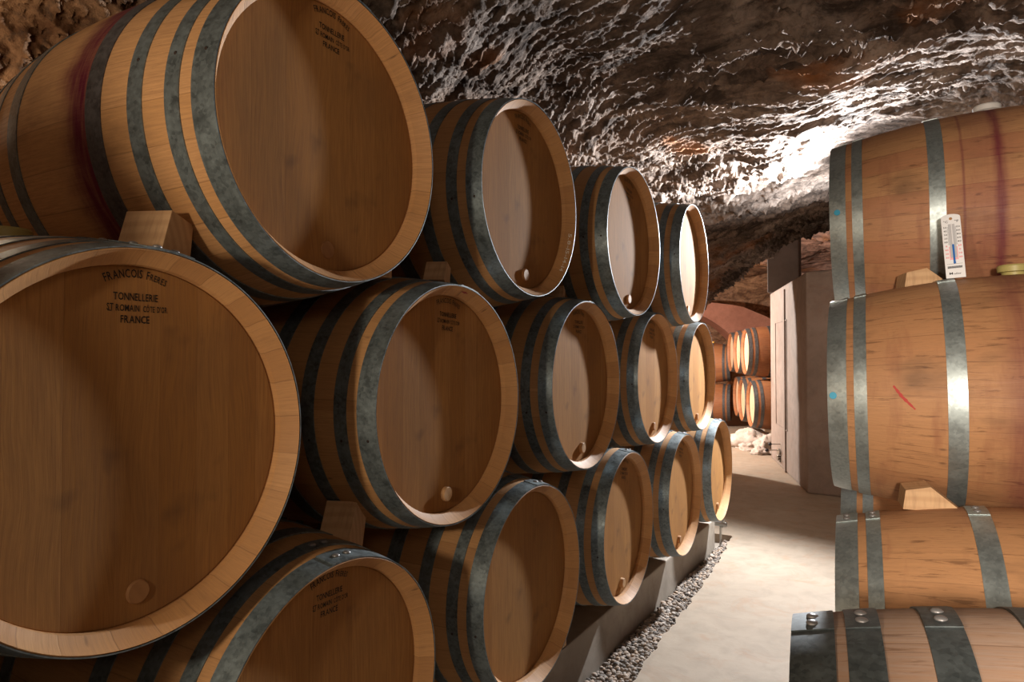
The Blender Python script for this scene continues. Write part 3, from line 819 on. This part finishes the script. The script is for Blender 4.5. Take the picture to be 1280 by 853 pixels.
# taps
def pix(x, y, z=None, Y=None, D=None):
    """a point of the place on the sight line through the photograph's pixel"""
    F = Vector((-.5023, .8645, .0193)); R = Vector((.8646, .5024, 0)); U = Vector((.0097, -.0167, .9998))
    d = F + R * ((x - 640) / 848.28) - U * ((y - 426.5) / 848.28)
    k = (z - H) / d.z if z is not None else (Y / d.y if Y is not None else D)
    return Vector((0, 0, H)) + d * k
rub = [((940, 556), 9.0, .20, (1.3, .9, 1.0), 'largest white rubble lump under the far amber barrels'),
       ((926, 551), 9.25, .12, (1.2, 1, .8), 'small white rubble lump at the left end of the heap'),
       ((957, 562), 8.65, .15, (1.0, .9, 1.15), 'white rubble lump against the tank, behind the taps'),
       ((937, 563), 8.75, .10, (1.3, 1, .8), 'low white rubble stone on floor in front of the heap'),
       ((950, 572), 8.4, .09, (1.1, 1, .8), 'nearest small rubble stone beside the taps')]
for i, (px, D, r, sc, lb) in enumerate(rub):
    p = pix(*px, D=D); rubble(p.x, p.y, max(.02, p.z), r, sc, i + 1, lb)
def tap_set():
    root = bpy.data.objects.new('tank_tap', None); COL.objects.link(root)
    x0, y0 = on_side(.30, 0); root.location = (x0, y0, 0)
    tag(root, 'stainless steel tap assembly with two black-knobbed levers low on the tank', 'tap')
    O = Vector((x0, y0, 0))
    def P(px, py, D=7.45): return pix(px, py, D=D) - O
    mb = MB(); mb.tube([P(973, 565), P(978, 565), P(986, 565), P(990, 566), P(993, 572, 7.4), P(993.5, 582, 7.35)], [.02, .017, .015, .014, .014, .014], 14)
    mb.tube([P(971, 572.5), P(974, 572.5), P(984, 572.5)], [.032, .026, .018], 16)
    mb.tube([P(984, 572.5), P(988, 576, 7.4), P(990, 584, 7.35), P(991, 590, 7.3)], .012, 12)
    link('pipe', mb.mesh('pipe', M['steel']), root)
    mb = MB(); mb.tube([P(972.5, 565), P(975, 565)], .034, 18); mb.tube([P(983, 565), P(985, 565)], .033, 18); mb.tube([P(977.5, 567), P(977.5, 554)], .018, 14); mb.tube([P(975, 572.5), P(975, 578)], .014, 12)
    link('valve_body', mb.mesh('valve_body', M['steel']), root)
    for (a, b) in (((977, 555.5), (962.5, 555.5)), ((974, 563), (958.5, 563))):
        mb = MB(); mb.tube([P(*a), P(*b)], .0055, 8); lv = link('lever', mb.mesh('lever', M['steel']), root)
        mb = MB(); mb.ball(P(*b), .019); link('knob', mb.mesh('knob', M['black']), lv)
tap_set()
def drain_tap():
    root = bpy.data.objects.new('drain_tap', None); COL.objects.link(root); root.location = (-1.13, 4.62, 0)
    tag(root, 'small dark metal tap and pipe at the far end of the gravel gutter', 'tap')
    mb = MB(); mb.tube([(-.02, 0, -.04), (-.02, 0, .16), (.0, -.03, .19)], .010, 10); mb.tube([(.05, 0, -.03), (.05, 0, .10)], .008, 10)
    link('pipe', mb.mesh('pipe', M['steel']), root)
    mb = MB(); mb.tube([(-.03, 0, .11), (.09, 0, .11)], .016, 12); mb.tube([(.07, 0, .09), (.07, 0, .14)], .012, 10); link('valve_body', mb.mesh('valve_body', M['steel']), root)
drain_tap()

# ------------------------------------------------------------------ chocks placed
def CK(pt, z, sz, rz, rx, label, mat='pine'):
    chock_at(pt[0], pt[1], z, rz, rx, label, sz, mat)
def block(loc, size, rot, label, slant=.012):
    d, a, b = size
    poly = [(-a / 2, -b / 2), (a / 2, -b / 2), (a / 2 - slant * .5, b / 2), (-a / 2 + slant, b / 2)]
    chock(poly, d, (loc[0], loc[1], loc[2] + H), rot, label)
block((-1.15, .722, .205), (.085, .085, .080), (-.22, 0, .42), 'pale pine chock with knot between largest barrel and wine-stained barrel')
block((-1.13, 1.53, .222), (.06, .062, .062), (-.35, 0, .35), 'small tilted wooden block above stamped middle-row barrel, under second top barrel')
block((-1.14, 1.18, -.395), (.075, .085, .092), (-.38, 0, .35), 'brown wooden block leaning on the nearest bottom-row barrel beside the middle row')
block((-1.16, 2.335, .225), (.06, .062, .065), (-.3, 0, .3), 'wooden block in shadow under the third top-row barrel')
mb = MB(); T3 = [(0, 0), (-.56, 0), (0, .062)]
mb.add([(x, -.035, z) for x, z in T3] + [(x, .035, z) for x, z in T3], [(0, 1, 2), (5, 4, 3), (0, 3, 4, 1), (1, 4, 5, 2), (2, 5, 3, 0)])
tag(link('wooden_chock', mb.mesh('wooden_chock', M['pine'], smooth=False, bevel=.0015), None, (-1.09, 1.25, .186 + H), (0, 0, -.10)), 'long thin wooden wedge in shadow under right side of the wine-stained barrel', 'wedge', 'wooden chocks under barrels')
def ground_chock(y, lab, flip=False):
    a = .13; poly = [(-a / 2, 0), (a / 2, 0), (a / 2 if flip else -a / 2, .085)]
    chock(poly, .10, (-1.155, y, .156), (0, 0, 0), lab, 'chocks on the beam')
ground_chock(2.24, 'wooden wedge on concrete beam between second and third bottom-row barrels', True)
ground_chock(3.04, 'wooden wedge on concrete beam between third and fourth bottom-row barrels', True)
# right ones
def rchock(cx, cy, z, lab, rz):
    poly = [(-.075, .0), (.06, .0), (.02, .055), (-.03, .062)]
    mb = MB(); d = .05; n = 4
    P2 = [(-.062, 0), (.062, 0), (-.005, .056), (-.056, .045)]
    vs = [(a, -d, b) for a, b in P2] + [(a, d, b) for a, b in P2]
    mb.add(vs, [tuple(range(n)), tuple(reversed(range(n, 2 * n)))] + [(i, (i + 1) % n, n + (i + 1) % n, n + i) for i in range(n)])
    o = link('wooden_chock', mb.mesh('wooden_chock', M['pine'], smooth=False, bevel=.0015), None, (cx, cy, z), (0, 0, rz))
    tag(o, lab, 'wedge', 'wooden chocks under barrels')
rchock(.045, 1.90, -.664 + H + .300, 'pale pine chock with dark knot on worn barrel under middle right barrel', .12)
rchock(.045, 2.28, -.1154 + H + .302, 'pale pine chock left of thermometer under top right barrel', .25)

# ------------------------------------------------------------------ lights
def spot(name, loc, direction, power, col, size=170, blend=.3, r=.04):
    l = bpy.data.lights.new(name, 'SPOT'); l.energy = power; l.color = col; l.spot_size = math.radians(size); l.spot_blend = blend; l.shadow_soft_size = r
    o = bpy.data.objects.new(name, l); COL.objects.link(o); o.location = loc
    o.rotation_euler = Vector(direction).to_track_quat('-Z', 'Y').to_euler(); return o
def point(name, loc, power, col, r=.05):
    l = bpy.data.lights.new(name, 'POINT'); l.energy = power; l.color = col; l.shadow_soft_size = r
    o = bpy.data.objects.new(name, l); COL.objects.link(o); o.location = loc; return o
spot('cellar_lamp', (-.43, 5.2, .88 + H), (-.42, -.90, -.14), 800, (.95, .97, 1.0), 156, .5, .05)
spot('cellar_uplight', (-.45, 5.3, .86 + H), (-.15, -.35, 1), 45, (.95, .97, 1.0), 168, .4, .05)  # added spot, brightens only the rock above cellar_lamp
point('aisle_lamp', (-.70, -.55, .10 + H), 46, (1.0, .80, .58), .05)
spot('stack_lamp', (.30, -.45, .12 + H), (.24, 1, -.15), 210, (1.0, .87, .73), 64, .6, .08)  # added spot without a real fitting, brightens the right-hand barrels
point('chamber_lamp', (-3.6, 8.33, .6 + H), 700, (1.0, .94, .88), .06)
point('ceiling_lamp', (.9, -1.2, 2.0), 14, (1.0, .78, .58), .2)  # added soft fill behind the camera, lifts the near ceiling
point('wall_lamp', (-2.2, .75, 1.85), 3, (1.0, .78, .55), .05)  # added behind the left stack to brighten the upper left rock

wd = bpy.data.worlds.new('World'); SC.world = wd; wd.use_nodes = True
bg = wd.node_tree.nodes.get('Background') or wd.node_tree.nodes.new('ShaderNodeBackground')
bg.inputs[0].default_value = (1.0, .82, .66, 1); bg.inputs[1].default_value = .10

# ------------------------------------------------------------------ camera
cam = bpy.data.cameras.new('camera'); cam.sensor_width = 36; cam.lens = 848.28 / 1280 * 36; cam.clip_end = 60; cam.clip_start = .02
co = bpy.data.objects.new('camera', cam); COL.objects.link(co); SC.camera = co
F = Vector((-.50234, .86446, .01929)).normalized()
R = Vector((F.y, -F.x, 0)).normalized(); U = R.cross(F)
co.matrix_world = Matrix(((R.x, U.x, -F.x, 0), (R.y, U.y, -F.y, 0), (R.z, U.z, -F.z, H), (0, 0, 0, 1)))
SC.view_settings.view_transform = 'Standard'; SC.view_settings.look = 'None'; SC.view_settings.exposure = 0; SC.view_settings.gamma = 1
try: SC.cycles.use_denoising = True; SC.cycles.max_bounces = 8; SC.cycles.diffuse_bounces = 5; SC.cycles.sample_clamp_indirect = 6
except Exception: pass
